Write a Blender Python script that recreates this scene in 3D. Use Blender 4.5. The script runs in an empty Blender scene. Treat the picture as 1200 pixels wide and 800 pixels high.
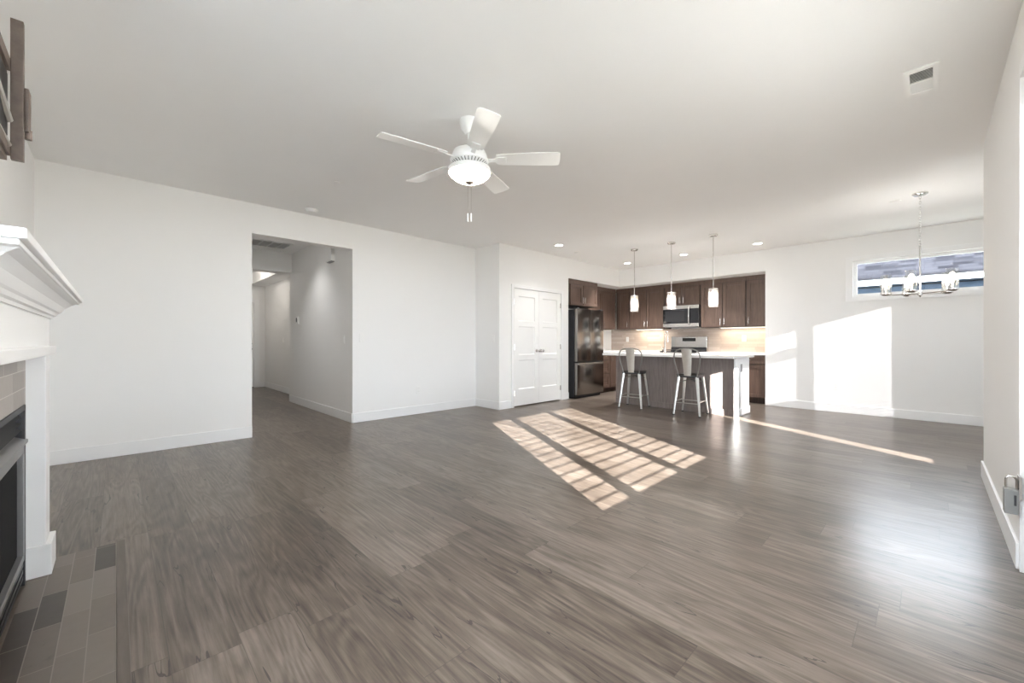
import bpy, bmesh, math, random
from mathutils import Vector, Matrix
random.seed(7)
C = bpy.context.scene.collection
SC = bpy.context.scene
R = math.radians

# ------------------------------------------------------------------ camera, world, sun, exposure
cam_d = bpy.data.cameras.new('camera')
cam = bpy.data.objects.new('camera', cam_d); C.objects.link(cam)
cam_d.sensor_width = 36.0
cam_d.lens = 477.0 / 1200.0 * 36.0
cam_d.clip_start = 0.02
cam.location = (0, 0, 1.12)
cam.rotation_euler = (R(90), 0, R(45.8 - 90))
SC.camera = cam

SC.view_settings.view_transform = 'Standard'
SC.view_settings.look = 'None'
SC.view_settings.gamma = 1.0
SC.view_settings.use_curve_mapping = False
SC.view_settings.exposure = 0.97
SC.cycles.max_bounces = 14
SC.cycles.diffuse_bounces = 9
SC.cycles.glossy_bounces = 5
SC.cycles.transparent_max_bounces = 24
SC.cycles.sample_clamp_indirect = 8.0
SC.cycles.caustics_reflective = False
SC.cycles.caustics_refractive = False

world = bpy.data.worlds.new('sky'); SC.world = world
world.use_nodes = True
wn = world.node_tree.nodes
wn['Background'].inputs[0].default_value = (0.79, 0.89, 1.0, 1)
wn['Background'].inputs[1].default_value = 13.5

sun_d = bpy.data.lights.new('sun', 'SUN')
sun_d.energy = 43.0; sun_d.angle = R(0.30); sun_d.color = (1.0, 0.98, 0.94)
sun = bpy.data.objects.new('sun', sun_d); C.objects.link(sun)
SUN = Vector((1.0, 1.93, -0.579))
sun.rotation_euler = SUN.to_track_quat('-Z', 'Y').to_euler()
sun.location = (-6, -10, 6)

def portal(loc, rot, sx, sy):
    d = bpy.data.lights.new('window_portal', 'AREA'); d.shape = 'RECTANGLE'; d.size = sx; d.size_y = sy
    d.cycles.is_portal = True
    o = bpy.data.objects.new('window_portal', d); C.objects.link(o); o.location = loc; o.rotation_euler = rot

portal((2.22, -0.56, 1.25), (R(90), 0, R(0)), 2.0, 2.5)
portal((5.4, -1.95, 1.45), (R(90), 0, R(0)), 3.8, 2.0)
portal((-0.72, 0.52, 1.4), (R(90), 0, R(-90)), 1.5, 2.3)
portal((8.42, -0.01, 2.08), (R(90), 0, R(90)), 1.9, 0.7)

# ------------------------------------------------------------------ node helpers
class NT:
    def __init__(s, name):
        s.m = bpy.data.materials.new(name); s.m.use_nodes = True
        s.t = s.m.node_tree; s.n = s.t.nodes; s.l = s.t.links
        s.b = s.n['Principled BSDF']; s.out = s.n['Material Output']
    def node(s, t, **k):
        x = s.n.new(t)
        for a, v in k.items(): setattr(x, a, v)
        return x
    def put(s, sock, v):
        if hasattr(v, 'is_output'): s.l.new(v, sock)
        else: sock.default_value = v
    def math(s, op, a, b=0.0, c=0.0):
        x = s.node('ShaderNodeMath', operation=op)
        s.put(x.inputs[0], a); s.put(x.inputs[1], b); s.put(x.inputs[2], c)
        return x.outputs[0]
    def xyz(s, a, b, c):
        x = s.node('ShaderNodeCombineXYZ')
        s.put(x.inputs[0], a); s.put(x.inputs[1], b); s.put(x.inputs[2], c)
        return x.outputs[0]
    def coord(s, kind='Object'):
        tc = s.node('ShaderNodeTexCoord'); sp = s.node('ShaderNodeSeparateXYZ')
        s.l.new(tc.outputs[kind], sp.inputs[0])
        return tc.outputs[kind], sp.outputs[0], sp.outputs[1], sp.outputs[2]
    def noise(s, vec, scale=1.0, detail=4.0, rough=0.55, dist=0.0):
        x = s.node('ShaderNodeTexNoise'); s.put(x.inputs['Vector'], vec)
        x.inputs['Scale'].default_value = scale; x.inputs['Detail'].default_value = detail
        x.inputs['Roughness'].default_value = rough; x.inputs['Distortion'].default_value = dist
        return x.outputs[0]
    def white(s, vec):
        x = s.node('ShaderNodeTexWhiteNoise', noise_dimensions='3D'); s.put(x.inputs['Vector'], vec)
        return x.outputs[0]
    def ramp(s, f, stops):
        x = s.node('ShaderNodeValToRGB'); s.put(x.inputs[0], f)
        e = x.color_ramp.elements
        while len(e) > len(stops): e.remove(e[-1])
        while len(e) < len(stops): e.new(0.5)
        for q, (p, c) in zip(e, stops):
            q.position = p; q.color = (*c, 1) if len(c) == 3 else c
        return x.outputs[0]
    def mix(s, f, a, b, mode='MIX'):
        x = s.node('ShaderNodeMix', data_type='RGBA', blend_type=mode)
        s.put(x.inputs['Factor'], f)
        for k, v in (('A', a), ('B', b)):
            sock = [i for i in x.inputs if i.name == k and i.type == 'RGBA'][0]
            s.put(sock, v if hasattr(v, 'is_output') else (*v, 1))
        return [o for o in x.outputs if o.type == 'RGBA'][0]
    def bump(s, h, strength=0.2, dist=0.002):
        x = s.node('ShaderNodeBump'); x.inputs['Strength'].default_value = strength
        x.inputs['Distance'].default_value = dist; s.put(x.inputs['Height'], h)
        s.l.new(x.outputs[0], s.b.inputs['Normal'])
    def tiles(s, U, V, wu, wv, u0, seam, v_seam=None):
        q = s.math('DIVIDE', s.math('SUBTRACT', U, u0), wu)
        iu = s.math('FLOOR', q); fu = s.math('SUBTRACT', q, iu)
        sh = s.white(s.xyz(iu, 3.7, 1.3))
        r = s.math('ADD', s.math('DIVIDE', V, wv), s.math('MULTIPLY', sh, 7.0))
        iv = s.math('FLOOR', r); fv = s.math('SUBTRACT', r, iv)
        du = s.math('MULTIPLY', s.math('MINIMUM', fu, s.math('SUBTRACT', 1.0, fu)), wu)
        dv = s.math('MULTIPLY', s.math('MINIMUM', fv, s.math('SUBTRACT', 1.0, fv)), wv)
        m = s.math('MAXIMUM', s.math('LESS_THAN', du, seam), s.math('LESS_THAN', dv, v_seam if v_seam is not None else seam))
        return iu, iv, s.white(s.xyz(iu, iv, 0.5)), s.white(s.xyz(iv, iu, 9.5)), m
    def set(s, **k):
        for a, v in k.items(): s.put(s.b.inputs[a.replace('_', ' ')], v)
        return s.m

def simple(name, col, rough=0.5, metal=0.0, var=0.04, scale=12.0, bump=0.0, spec=0.5, emit=None, estr=0.0):
    t = NT(name); v, x, y, z = t.coord()
    n = t.noise(v, scale, 3.0)
    a = tuple(c * (1 - var) for c in col); b = tuple(min(1, c * (1 + var)) for c in col)
    t.set(Base_Color=t.mix(n, a, b), Roughness=rough, Metallic=metal)
    t.b.inputs['Specular IOR Level'].default_value = spec
    if bump: t.bump(t.noise(v, scale * 12, 2.0), bump, 0.001)
    if emit:
        t.b.inputs['Emission Color'].default_value = (*emit, 1); t.b.inputs['Emission Strength'].default_value = estr
    return t.m

M = {}
M['wall'] = simple('wall_paint', (0.855, 0.85, 0.84), 0.75, var=0.012, scale=1.5, bump=0.06, spec=0.25)
M['ceil'] = simple('ceiling_paint', (0.89, 0.887, 0.88), 0.85, var=0.015, scale=2.0, bump=0.25, spec=0.2)
M['white'] = simple('white_trim_paint', (0.86, 0.86, 0.86), 0.4, var=0.01, scale=3)
M['white_satin'] = simple('white_enamel', (0.88, 0.88, 0.87), 0.3, var=0.01)
M['plastic'] = simple('white_plastic', (0.85, 0.845, 0.83), 0.35, var=0.01)
M['steel'] = simple('stainless_steel', (0.62, 0.60, 0.575), 0.27, 1.0, var=0.05, scale=40)
M['nickel'] = simple('brushed_nickel', (0.66, 0.64, 0.62), 0.22, 1.0, var=0.04)
M['galv'] = simple('galvanised_steel', (0.74, 0.74, 0.72), 0.33, 0.85, var=0.10, scale=25)
M['gunmetal'] = simple('grey_steel', (0.58, 0.565, 0.53), 0.38, 0.85, var=0.12, scale=20)
M['hoop'] = simple('dark_grey_steel', (0.26, 0.25, 0.235), 0.4, 0.8, var=0.12, scale=20)
M['black'] = simple('black_plastic', (0.018, 0.018, 0.02), 0.4, var=0.1)
M['black_glass'] = simple('black_glass', (0.012, 0.012, 0.014), 0.08, var=0.05)
M['dark_metal'] = simple('dark_metal', (0.06, 0.06, 0.064), 0.5, 0.4, var=0.15)
M['pewter'] = simple('pewter_metal', (0.30, 0.295, 0.295), 0.4, 0.7, var=0.08)
M['rust'] = simple('weathered_brown_steel', (0.17, 0.135, 0.115), 0.55, 0.35, var=0.35, scale=30)
M['firescreen'] = simple('black_fire_screen', (0.010, 0.010, 0.011), 0.7, var=0.2, spec=0.12)
M['quartz'] = simple('white_quartz', (0.80, 0.79, 0.775), 0.22, var=0.03, scale=30)
M['grout'] = simple('grey_slot', (0.10, 0.10, 0.10), 0.8)
M['seat_dark'] = simple('dark_seat_wood', (0.035, 0.028, 0.025), 0.4, var=0.2, scale=20)
M['lamp_warm'] = simple('warm_bulb', (1, 0.9, 0.75), 0.4, emit=(1.0, 0.86, 0.66), estr=22.0)
M['lamp_white'] = simple('white_lamp', (1, 1, 1), 0.4, emit=(1.0, 0.96, 0.90), estr=9.0)
def lamp_glass_mat():
    t = NT('frosted_lamp_glass'); v, x, y, z = t.coord()
    t.set(Base_Color=t.mix(t.noise(v, 20.0), (0.90, 0.87, 0.80), (0.92, 0.89, 0.83)), Roughness=0.4)
    t.b.inputs['Emission Color'].default_value = (1.0, 0.92, 0.78, 1); t.b.inputs['Emission Strength'].default_value = 0.35
    tr = t.node('ShaderNodeBsdfTransparent'); tr.inputs[0].default_value = (1, 0.96, 0.88, 1)
    mx = t.node('ShaderNodeMixShader'); mx.inputs[0].default_value = 0.35
    t.l.new(t.b.outputs[0], mx.inputs[1]); t.l.new(tr.outputs[0], mx.inputs[2]); t.l.new(mx.outputs[0], t.out.inputs[0])
    return t.m
M['fan_glass'] = lamp_glass_mat()
M['strip_lamp'] = simple('warm_strip_lamp', (1, 0.95, 0.85), 0.4, emit=(1.0, 0.88, 0.70), estr=2.5)
M['concrete'] = simple('concrete', (0.16, 0.158, 0.155), 0.9, var=0.15, scale=3)
M['turf'] = simple('winter_turf', (0.13, 0.125, 0.095), 0.95, var=0.3, scale=6)
M['siding'] = simple('blue_grey_siding', (0.055, 0.078, 0.110), 0.85, var=0.15, scale=2, spec=0.0)
M['fascia'] = simple('white_fascia', (0.75, 0.75, 0.75), 0.6)
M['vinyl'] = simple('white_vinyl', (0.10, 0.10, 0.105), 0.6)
M['slat'] = simple('blind_slat', (0.85, 0.85, 0.83), 0.5)
M['lock_grey'] = simple('grey_lock_body', (0.27, 0.27, 0.265), 0.5, 0.2, var=0.15)

def wood_mat(name, dark, light, rough=0.42, axis='Z'):
    t = NT(name); v, x, y, z = t.coord()
    s = (3.0, 38.0)
    vec = {'Z': t.xyz(t.math('MULTIPLY', x, s[1]), t.math('MULTIPLY', y, s[1]), t.math('MULTIPLY', z, s[0])),
           'Y': t.xyz(t.math('MULTIPLY', x, s[1]), t.math('MULTIPLY', y, s[0]), t.math('MULTIPLY', z, s[1]))}[axis]
    n = t.noise(vec, 1.0, 6.0, 0.6, 0.6)
    n2 = t.noise(v, 3.0, 2.0)
    f = t.math('ADD', t.math('MULTIPLY', n, 0.8), t.math('MULTIPLY', n2, 0.3))
    t.set(Base_Color=t.ramp(f, [(0.30, dark), (0.75, light)]), Roughness=rough)
    t.bump(n, 0.08, 0.0006)
    return t.m
M['cab'] = wood_mat('brown_stained_wood', (0.070, 0.042, 0.031), (0.142, 0.092, 0.070))
M['cab_dark'] = wood_mat('brown_gap_shade_wood', (0.045, 0.028, 0.021), (0.085, 0.056, 0.043))  # cabinet wood darkened, shade of the door gaps put into the colour
M['island'] = wood_mat('grey_brown_wood', (0.150, 0.120, 0.110), (0.29, 0.245, 0.228))
M['strip_wood'] = wood_mat('grey_brown_transition', (0.085, 0.068, 0.056), (0.16, 0.130, 0.108), axis='Y')

def floor_mat():
    t = NT('grey_oak_plank'); v, x, y, z = t.coord()
    iu, iv, r1, r2, seam = t.tiles(x, y, 0.2, 1.32, 0.135, 0.0013, 0.0015)
    off = t.math('MULTIPLY', r1, 40.0)
    gx = t.math('ADD', t.math('MULTIPLY', x, 1.0), off)
    grain = t.noise(t.xyz(t.math('MULTIPLY', gx, 70.0), t.math('MULTIPLY', y, 3.2), off), 1.0, 7.0, 0.62, 0.5)
    # cathedral figure: rings of a stretched distance field
    fig = t.noise(t.xyz(t.math('MULTIPLY', gx, 6.0), t.math('MULTIPLY', y, 0.55), off), 1.0, 2.0, 0.45, 0.35)
    rings = t.math('SINE', t.math('MULTIPLY', fig, 95.0))
    mott = t.noise(t.xyz(t.math('MULTIPLY', gx, 9.0), t.math('MULTIPLY', y, 2.4), t.math('ADD', off, 5.0)), 1.0, 4.0, 0.6, 0.4)
    tone = t.math('ADD', t.math('MULTIPLY', grain, 0.72), t.math('MULTIPLY', mott, 0.42))
    tone = t.math('ADD', tone, t.math('MULTIPLY', rings, 0.065))
    tone = t.math('ADD', tone, t.math('MULTIPLY', t.math('SUBTRACT', r2, 0.5), 0.19))
    col = t.ramp(tone, [(0.28, (0.047, 0.035, 0.028)), (0.53, (0.118, 0.092, 0.073)), (0.80, (0.212, 0.174, 0.145))])
    # long drying cracks and dark knots
    cn = t.noise(t.xyz(t.math('MULTIPLY', gx, 10.0), t.math('MULTIPLY', y, 1.0), t.math('ADD', off, 11.0)), 1.0, 3.0, 0.5, 0.35)
    line = t.math('LESS_THAN', t.math('ABSOLUTE', t.math('SUBTRACT', cn, 0.5)), 0.0045)
    where = t.noise(t.xyz(t.math('MULTIPLY', gx, 5.0), t.math('MULTIPLY', y, 1.7), 2.0), 1.0, 1.0)
    crack = t.math('MULTIPLY', line, t.math('GREATER_THAN', where, 0.53))
    kn = t.noise(t.xyz(t.math('MULTIPLY', gx, 13.0), t.math('MULTIPLY', y, 4.5), t.math('ADD', off, 20.0)), 1.0, 2.0, 0.5, 0.6)
    knot = t.node('ShaderNodeMapRange'); t.put(knot.inputs[0], kn)
    knot.inputs[1].default_value = 0.66; knot.inputs[2].default_value = 0.80; knot.inputs[4].default_value = 0.75
    col = t.mix(knot.outputs[0], col, (0.070, 0.054, 0.044))
    col = t.mix(t.math('MULTIPLY', crack, 0.85), col, (0.035, 0.028, 0.024))
    col = t.mix(t.math('MULTIPLY', seam, 0.65), col, (0.060, 0.048, 0.040))
    t.set(Base_Color=col, Roughness=t.math('ADD', 0.282, t.math('MULTIPLY', grain, 0.03)))
    h = t.math('SUBTRACT', t.math('MULTIPLY', grain, 0.35), t.math('MAXIMUM', seam, crack))
    t.bump(h, 0.08, 0.0010)
    return t.m
M['floor'] = floor_mat()

def tile_mat(name, ax, wu, wv, u0, grout, cols, gcol, rough=0.45, vary=1.0):
    t = NT(name); v, x, y, z = t.coord()
    d = {'x': x, 'y': y, 'z': z}
    iu, iv, r1, r2, seam = t.tiles(d[ax[0]], d[ax[1]], wu, wv, u0, grout)
    n = t.noise(v, 22.0, 5.0, 0.6)
    f = t.math('ADD', t.math('MULTIPLY', r1, vary), t.math('MULTIPLY', n, 0.25))
    c = t.ramp(f, cols)
    t.set(Base_Color=t.mix(seam, c, gcol), Roughness=rough)
    t.bump(t.math('SUBTRACT', 1.0, seam), 0.3, 0.0012)
    return t.m
TAUPE = [(0.10, (0.055, 0.043, 0.036)), (0.38, (0.080, 0.064, 0.054)), (0.44, (0.150, 0.124, 0.106)), (1.0, (0.215, 0.182, 0.158))]
M['hearth'] = tile_mat('taupe_floor_tile', 'xy', 0.0775, 0.30, 0.0, 0.0016, TAUPE, (0.26, 0.225, 0.195), 0.4)
M['fp_tile'] = tile_mat('taupe_wall_tile', 'zy', 0.081, 0.30, 0.015, 0.0016, [(0.1, (0.17, 0.145, 0.135)), (0.5, (0.28, 0.245, 0.22)), (1.0, (0.40, 0.37, 0.335))], (0.55, 0.52, 0.48), 0.4)
BEIGE = [(0.0, (0.42, 0.345, 0.295)), (1.2, (0.52, 0.440, 0.385))]
M['splash_y'] = tile_mat('beige_strip_tile', 'zy', 0.052, 0.32, 0.91, 0.0012, BEIGE, (0.36, 0.29, 0.24), 0.25)

def shingle_mat():
    t = NT('grey_shingle'); v, x, y, z = t.coord()
    iu, iv, r1, r2, seam = t.tiles(x, y, 0.14, 0.28, 0.0, 0.008)
    n = t.noise(v, 60.0, 3.0)
    f = t.math('ADD', t.math('MULTIPLY', r1, 0.6), t.math('MULTIPLY', n, 0.5))
    c = t.ramp(f, [(0.2, (0.007, 0.007, 0.0085)), (0.8, (0.020, 0.020, 0.023))])
    t.set(Base_Color=t.mix(seam, c, (0.012, 0.012, 0.014)), Roughness=0.95); t.b.inputs['Specular IOR Level'].default_value = 0.0; return t.m
M['shingle'] = shingle_mat()

def pane_mat(name, amount=0.06, tint=(1, 1, 1)):
    t = NT(name)
    tr = t.node('ShaderNodeBsdfTransparent'); tr.inputs[0].default_value = (*tint, 1)
    gl = t.node('ShaderNodeBsdfGlossy'); gl.inputs['Roughness'].default_value = 0.02
    mx = t.node('ShaderNodeMixShader'); mx.inputs[0].default_value = amount
    t.l.new(tr.outputs[0], mx.inputs[1]); t.l.new(gl.outputs[0], mx.inputs[2])
    t.l.new(mx.outputs[0], t.out.inputs[0]); return t.m
M['pane'] = pane_mat('window_glass', 0.04)
M['tinted'] = pane_mat('dimming_window_glass', 0.05, (0.25, 0.25, 0.255))  # tint added to dim sun and sky through the dining side windows
M['clear'] = pane_mat('clear_lamp_glass', 0.16, (0.97, 0.97, 0.96))

def crackle_mat():
    t = NT('crackle_glass'); v, x, y, z = t.coord()
    vo = t.node('ShaderNodeTexVoronoi', feature='DISTANCE_TO_EDGE'); t.put(vo.inputs['Vector'], v); vo.inputs['Scale'].default_value = 38
    edge = t.math('LESS_THAN', vo.outputs[0], 0.10)
    tr = t.node('ShaderNodeBsdfTransparent'); tr.inputs[0].default_value = (0.97, 0.96, 0.95, 1)
    gl = t.node('ShaderNodeBsdfGlossy'); gl.inputs['Roughness'].default_value = 0.1
    tl = t.node('ShaderNodeBsdfTranslucent'); tl.inputs[0].default_value = (0.92, 0.9, 0.87, 1)
    m1 = t.node('ShaderNodeMixShader'); m1.inputs[0].default_value = 0.5
    t.l.new(gl.outputs[0], m1.inputs[1]); t.l.new(tl.outputs[0], m1.inputs[2])
    m2 = t.node('ShaderNodeMixShader'); t.put(m2.inputs[0], t.math('ADD', 0.08, t.math('MULTIPLY', edge, 0.18)))
    t.l.new(tr.outputs[0], m2.inputs[1]); t.l.new(m1.outputs[0], m2.inputs[2])
    t.l.new(m2.outputs[0], t.out.inputs[0]); return t.m
M['crackle'] = crackle_mat()

def steel_brushed(name, col, rough):
    t = NT(name); v, x, y, z = t.coord()
    n = t.noise(t.xyz(t.math('MULTIPLY', x, 400.0), t.math('MULTIPLY', y, 400.0), t.math('MULTIPLY', z, 6.0)), 1.0, 2.0)
    t.set(Base_Color=(*col, 1), Metallic=1.0, Roughness=t.math('ADD', rough, t.math('MULTIPLY', n, 0.10))); return t.m
M['fridge'] = steel_brushed('dark_stainless', (0.29, 0.27, 0.25), 0.13)

# ------------------------------------------------------------------ mesh helpers
ORG = {}
class MB:
    def __init__(s): s.bm = bmesh.new()
    def box(s, x0, x1, y0, y1, z0, z1, bev=0.0, mat=None):
        x0, x1 = sorted((x0, x1)); y0, y1 = sorted((y0, y1)); z0, z1 = sorted((z0, z1))
        m = Matrix.Translation(((x0 + x1) / 2, (y0 + y1) / 2, (z0 + z1) / 2)) @ Matrix.Diagonal((x1 - x0, y1 - y0, z1 - z0, 1))
        if mat is not None: m = mat @ m
        r = bmesh.ops.create_cube(s.bm, size=1.0, matrix=m)
        if bev:
            ed = list({e for v in r['verts'] for e in v.link_edges})
            bmesh.ops.bevel(s.bm, geom=ed, offset=bev, segments=2, affect='EDGES', profile=0.6)
        return s
    def poly(s, verts, faces):
        vs = [s.bm.verts.new(v) for v in verts]
        for f in faces: s.bm.faces.new([vs[i] for i in f])
        return s
    def prism(s, prof, a0, a1, axis='y'):
        # prof: list of 2D points in the plane normal to axis
        def P(p, a):
            return {'y': (p[0], a, p[1]), 'x': (a, p[0], p[1]), 'z': (p[0], p[1], a)}[axis]
        n = len(prof); A = [s.bm.verts.new(P(p, a0)) for p in prof]; B = [s.bm.verts.new(P(p, a1)) for p in prof]
        for i in range(n): s.bm.faces.new((A[i], A[(i + 1) % n], B[(i + 1) % n], B[i]))
        s.bm.faces.new(A[::-1]); s.bm.faces.new(B); return s
    def lathe(s, prof, c=(0, 0, 0), seg=24, axis='z', closed=False):
        # prof: (radius, height)
        rings = []
        for r, h in prof:
            ring = []
            for i in range(seg):
                a = 2 * math.pi * i / seg; p = (r * math.cos(a), r * math.sin(a), h)
                if axis == 'x': p = (h, p[0], p[1])
                if axis == 'y': p = (p[0], h, p[1])
                ring.append(s.bm.verts.new((c[0] + p[0], c[1] + p[1], c[2] + p[2])))
            rings.append(ring)
        for a, b in zip(rings, rings[1:]):
            for i in range(seg): s.bm.faces.new((a[i], a[(i + 1) % seg], b[(i + 1) % seg], b[i]))
        if closed:
            a, b = rings[-1], rings[0]
            for i in range(seg): s.bm.faces.new((a[i], a[(i + 1) % seg], b[(i + 1) % seg], b[i]))
        else:
            if prof[0][0] > 1e-6: s.bm.faces.new(rings[0][::-1])
            if prof[-1][0] > 1e-6: s.bm.faces.new(rings[-1])
        return s
    def cyl(s, c, r, h, seg=20, axis='z'):
        return s.lathe([(r, 0), (r, h)], c, seg, axis)
    def tube(s, pts, r, seg=10, closed=False):
        pts = [Vector(p) for p in pts]; n = len(pts); rings = []
        rr = r if isinstance(r, (list, tuple)) else [r] * n
        prev = None
        for i, p in enumerate(pts):
            a = pts[(i - 1) % n] if (closed or i) else p; b = pts[(i + 1) % n] if (closed or i < n - 1) else p
            d = (b - a).normalized()
            if prev is None:
                up = Vector((0, 0, 1)) if abs(d.z) < 0.9 else Vector((1, 0, 0)); u = d.cross(up).normalized()
            else:
                u = (prev - d * prev.dot(d)).normalized()
            prev = u; w = d.cross(u)
            rings.append([s.bm.verts.new(p + (u * math.cos(2 * math.pi * k / seg) + w * math.sin(2 * math.pi * k / seg)) * rr[i]) for k in range(seg)])
        pairs = list(zip(rings, rings[1:])) + ([(rings[-1], rings[0])] if closed else [])
        for a, b in pairs:
            for k in range(seg): s.bm.faces.new((a[k], a[(k + 1) % seg], b[(k + 1) % seg], b[k]))
        if not closed: s.bm.faces.new(rings[0][::-1]); s.bm.faces.new(rings[-1])
        return s
    def build(s, name, mat, parent=None, loc=None, smooth=False):
        org = ORG[parent.name] if parent else Vector(loc or (0, 0, 0))
        if smooth: bmesh.ops.remove_doubles(s.bm, verts=s.bm.verts, dist=1e-6)
        bmesh.ops.recalc_face_normals(s.bm, faces=s.bm.faces)
        bmesh.ops.translate(s.bm, verts=s.bm.verts, vec=-org)
        me = bpy.data.meshes.new(name); s.bm.to_mesh(me); s.bm.free()
        me.materials.append(M[mat])
        if smooth:
            for p in me.polygons: p.use_smooth = True
            me.set_sharp_from_angle(angle=R(40))
        o = bpy.data.objects.new(name, me); C.objects.link(o)
        if parent: o.parent = parent
        else: o.location = org
        ORG[o.name] = org
        return o

def thing(name, label, cat, loc, group=None):
    o = bpy.data.objects.new(name, None); C.objects.link(o); o.location = loc; o.empty_display_size = 0.1
    ORG[o.name] = Vector(loc); return tag(o, label, cat, group)
def tag(o, label, cat, group=None):
    o['label'] = label; o['category'] = cat
    if group: o['group'] = group
    return o
def struct(o, label=None):
    o['kind'] = 'structure'
    if label: o['label'] = label
    return o
def copy_tree(o, parent=None, loc=None, rz=None):
    c = o.copy(); C.objects.link(c)
    if parent: c.parent = parent
    if loc is not None: c.location = loc
    if rz is not None: c.rotation_euler = (0, 0, rz)
    for ch in list(o.children): copy_tree(ch, c)
    return c

# ------------------------------------------------------------------ the setting
H = 2.74
XF, YL, XB, YR = -0.52, 5.54, 8.2, -0.306        # fireplace wall, left wall, far wall, right wall
def sbox(name, mat, boxes, label=None):
    m = MB()
    for b in boxes: m.box(*b)
    return struct(m.build(name, mat), label)

struct(MB().box(-0.67, 9.02, -1.85, 11.7, -0.1, 0).build('floor', 'floor'), 'grey-brown oak plank floor')
sbox('ceiling', 'ceil', [(-0.67, 9.02, -1.85, 8.5, H, H + 0.12)])
sbox('ceiling_foyer', 'ceil', [(0.95, 1.35, 8.5, 11.7, 2.48, 2.86), (2.3, 2.9, 8.5, 11.7, 2.48, 2.86), (1.35, 2.3, 8.5, 9.0, 2.48, 2.86),
                               (1.35, 2.3, 11.1, 11.7, 2.48, 2.86), (1.35, 2.3, 9.0, 11.1, 2.74, 2.86)])
sbox('wall_left', 'wall', [(-0.67, 1.14, YL, YL + 0.15, 0, H), (2.33, 4.5, YL, YL + 0.15, 0, H), (1.14, 2.33, YL, YL + 0.15, 2.39, H)])
sbox('wall_hall_right', 'wall', [(2.33, 2.45, YL + 0.15, 8.36, 0, H), (2.45, 2.75, 8.24, 8.36, 0, H), (2.65, 2.77, 8.36, 11.5, 0, H)])
sbox('wall_hall_left', 'wall', [(1.02, 1.14, YL + 0.15, 11.5, 0, H)])
sbox('wall_hall_far', 'wall', [(0.95, 1.5, 11.5, 11.65, 0, H), (2.40, 2.9, 11.5, 11.65, 0, H), (1.5, 2.40, 11.5, 11.65, 2.06, H)])
sbox('wall_hall_header', 'wall', [(1.14, 2.33, 8.24, 8.5, 2.39, H), (2.33, 2.9, 8.36, 8.5, 2.48, H)])
sbox('wall_closet_side', 'wall', [(4.5, 4.6, 4.93, YL + 0.15, 0, H)])
DX0, DX1, DZ = 4.83, 6.09, 2.035
sbox('wall_closet', 'wall', [(4.6, DX0, 4.93, 5.05, 0, H), (DX1, 6.33, 4.93, 5.05, 0, H), (DX0, DX1, 4.93, 5.05, DZ, H), (6.21, 6.33, 5.05, 5.56, 0, H), (4.6, 6.33, 5.56, 5.70, 0, H)])
sbox('wall_kitchen_left', 'wall', [(6.33, 9.02, 5.56, 5.70, 0, 2.36)])
sbox('wall_kitchen_back', 'wall', [(8.88, 9.02, 1.89, 5.56, 0, 2.36)])
sbox('wall_kitchen_header', 'wall', [(6.33, XB, 4.93, 5.70, 2.36, H), (XB, 9.02, 2.03, 5.70, 2.36, H)])
WY0, WY1, WZ0, WZ1 = -0.86, 0.84, 1.81, 2.36
sbox('wall_dining', 'wall', [(XB, XB + 0.15, -1.85, WY0, 0, H), (XB, XB + 0.15, WY1, 2.03, 0, H), (XB, XB + 0.15, WY0, WY1, 0, WZ0),
                             (XB, XB + 0.15, WY0, WY1, WZ1, H), (XB + 0.15, 9.02, 1.91, 2.03, 0, H)])
SX0, SX1, SZ1 = 1.27, 3.15, 2.40
sbox('wall_right', 'wall', [(-0.67, SX0, YR - 0.15, YR, 0, H), (SX1, 5.15, YR - 0.15, YR, 0, H), (SX0, SX1, YR - 0.15, YR, SZ1, H)])
YD = -1.70
W_A = (4.30, 4.71, 0.50, 1.88); W_B = (4.79, 6.50, 1.12, 2.33); W_C = (6.55, 7.11, 0.66, 2.34)
bx = [(3.2, W_A[0], YD - 0.15, YD, 0, H), (W_A[1], W_B[0], YD - 0.15, YD, 0, H), (W_B[1], W_C[0], YD - 0.15, YD, 0, H), (W_C[1], XB, YD - 0.15, YD, 0, H)]
for w in (W_A, W_B, W_C):
    bx += [(w[0], w[1], YD - 0.15, YD, 0, w[2]), (w[0], w[1], YD - 0.15, YD, w[3], H)]
sbox('wall_dining_right', 'wall', bx)
sbox('wall_dining_side', 'wall', [(3.2, 3.35, YD, YR - 0.15, 0, H)])
FW0, FW1, FZ0, FZ1 = 0.0, 1.25, 1.05, 2.45
sbox('wall_fireplace', 'wall', [(-0.67, XF, YR, FW0, 0, H), (-0.67, XF, FW1, YL, 0, H), (-0.67, XF, FW0, FW1, 0, FZ0), (-0.67, XF, FW0, FW1, FZ1, H)])

# baseboards
def base(name, boxes):
    m = MB()
    for b in boxes: m.box(*b, 0, 0.13, 0.004)
    struct(m.build(name, 'white'))
BT = 0.014
base('baseboard_left', [(XF, 1.14, YL - BT, YL), (2.33, 4.5, YL - BT, YL)])
base('baseboard_hall', [(2.33 - BT, 2.33, YL, 8.36), (2.65 - BT, 2.65, 8.36, 11.5), (2.52, 2.65 - BT, 11.5 - BT, 11.5)])
base('baseboard_closet', [(4.5 - BT, 4.5, 4.93, YL - BT), (4.5 - BT, 4.765, 4.93 - BT, 4.93), (6.155, 6.33, 4.93 - BT, 4.93)])
base('baseboard_dining', [(XB - BT, XB, YD, 2.03)])
base('baseboard_right', [(3.18, 5.15 + BT, YR, YR + BT), (5.15, 5.15 + BT, YR - 0.15, YR)])

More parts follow.
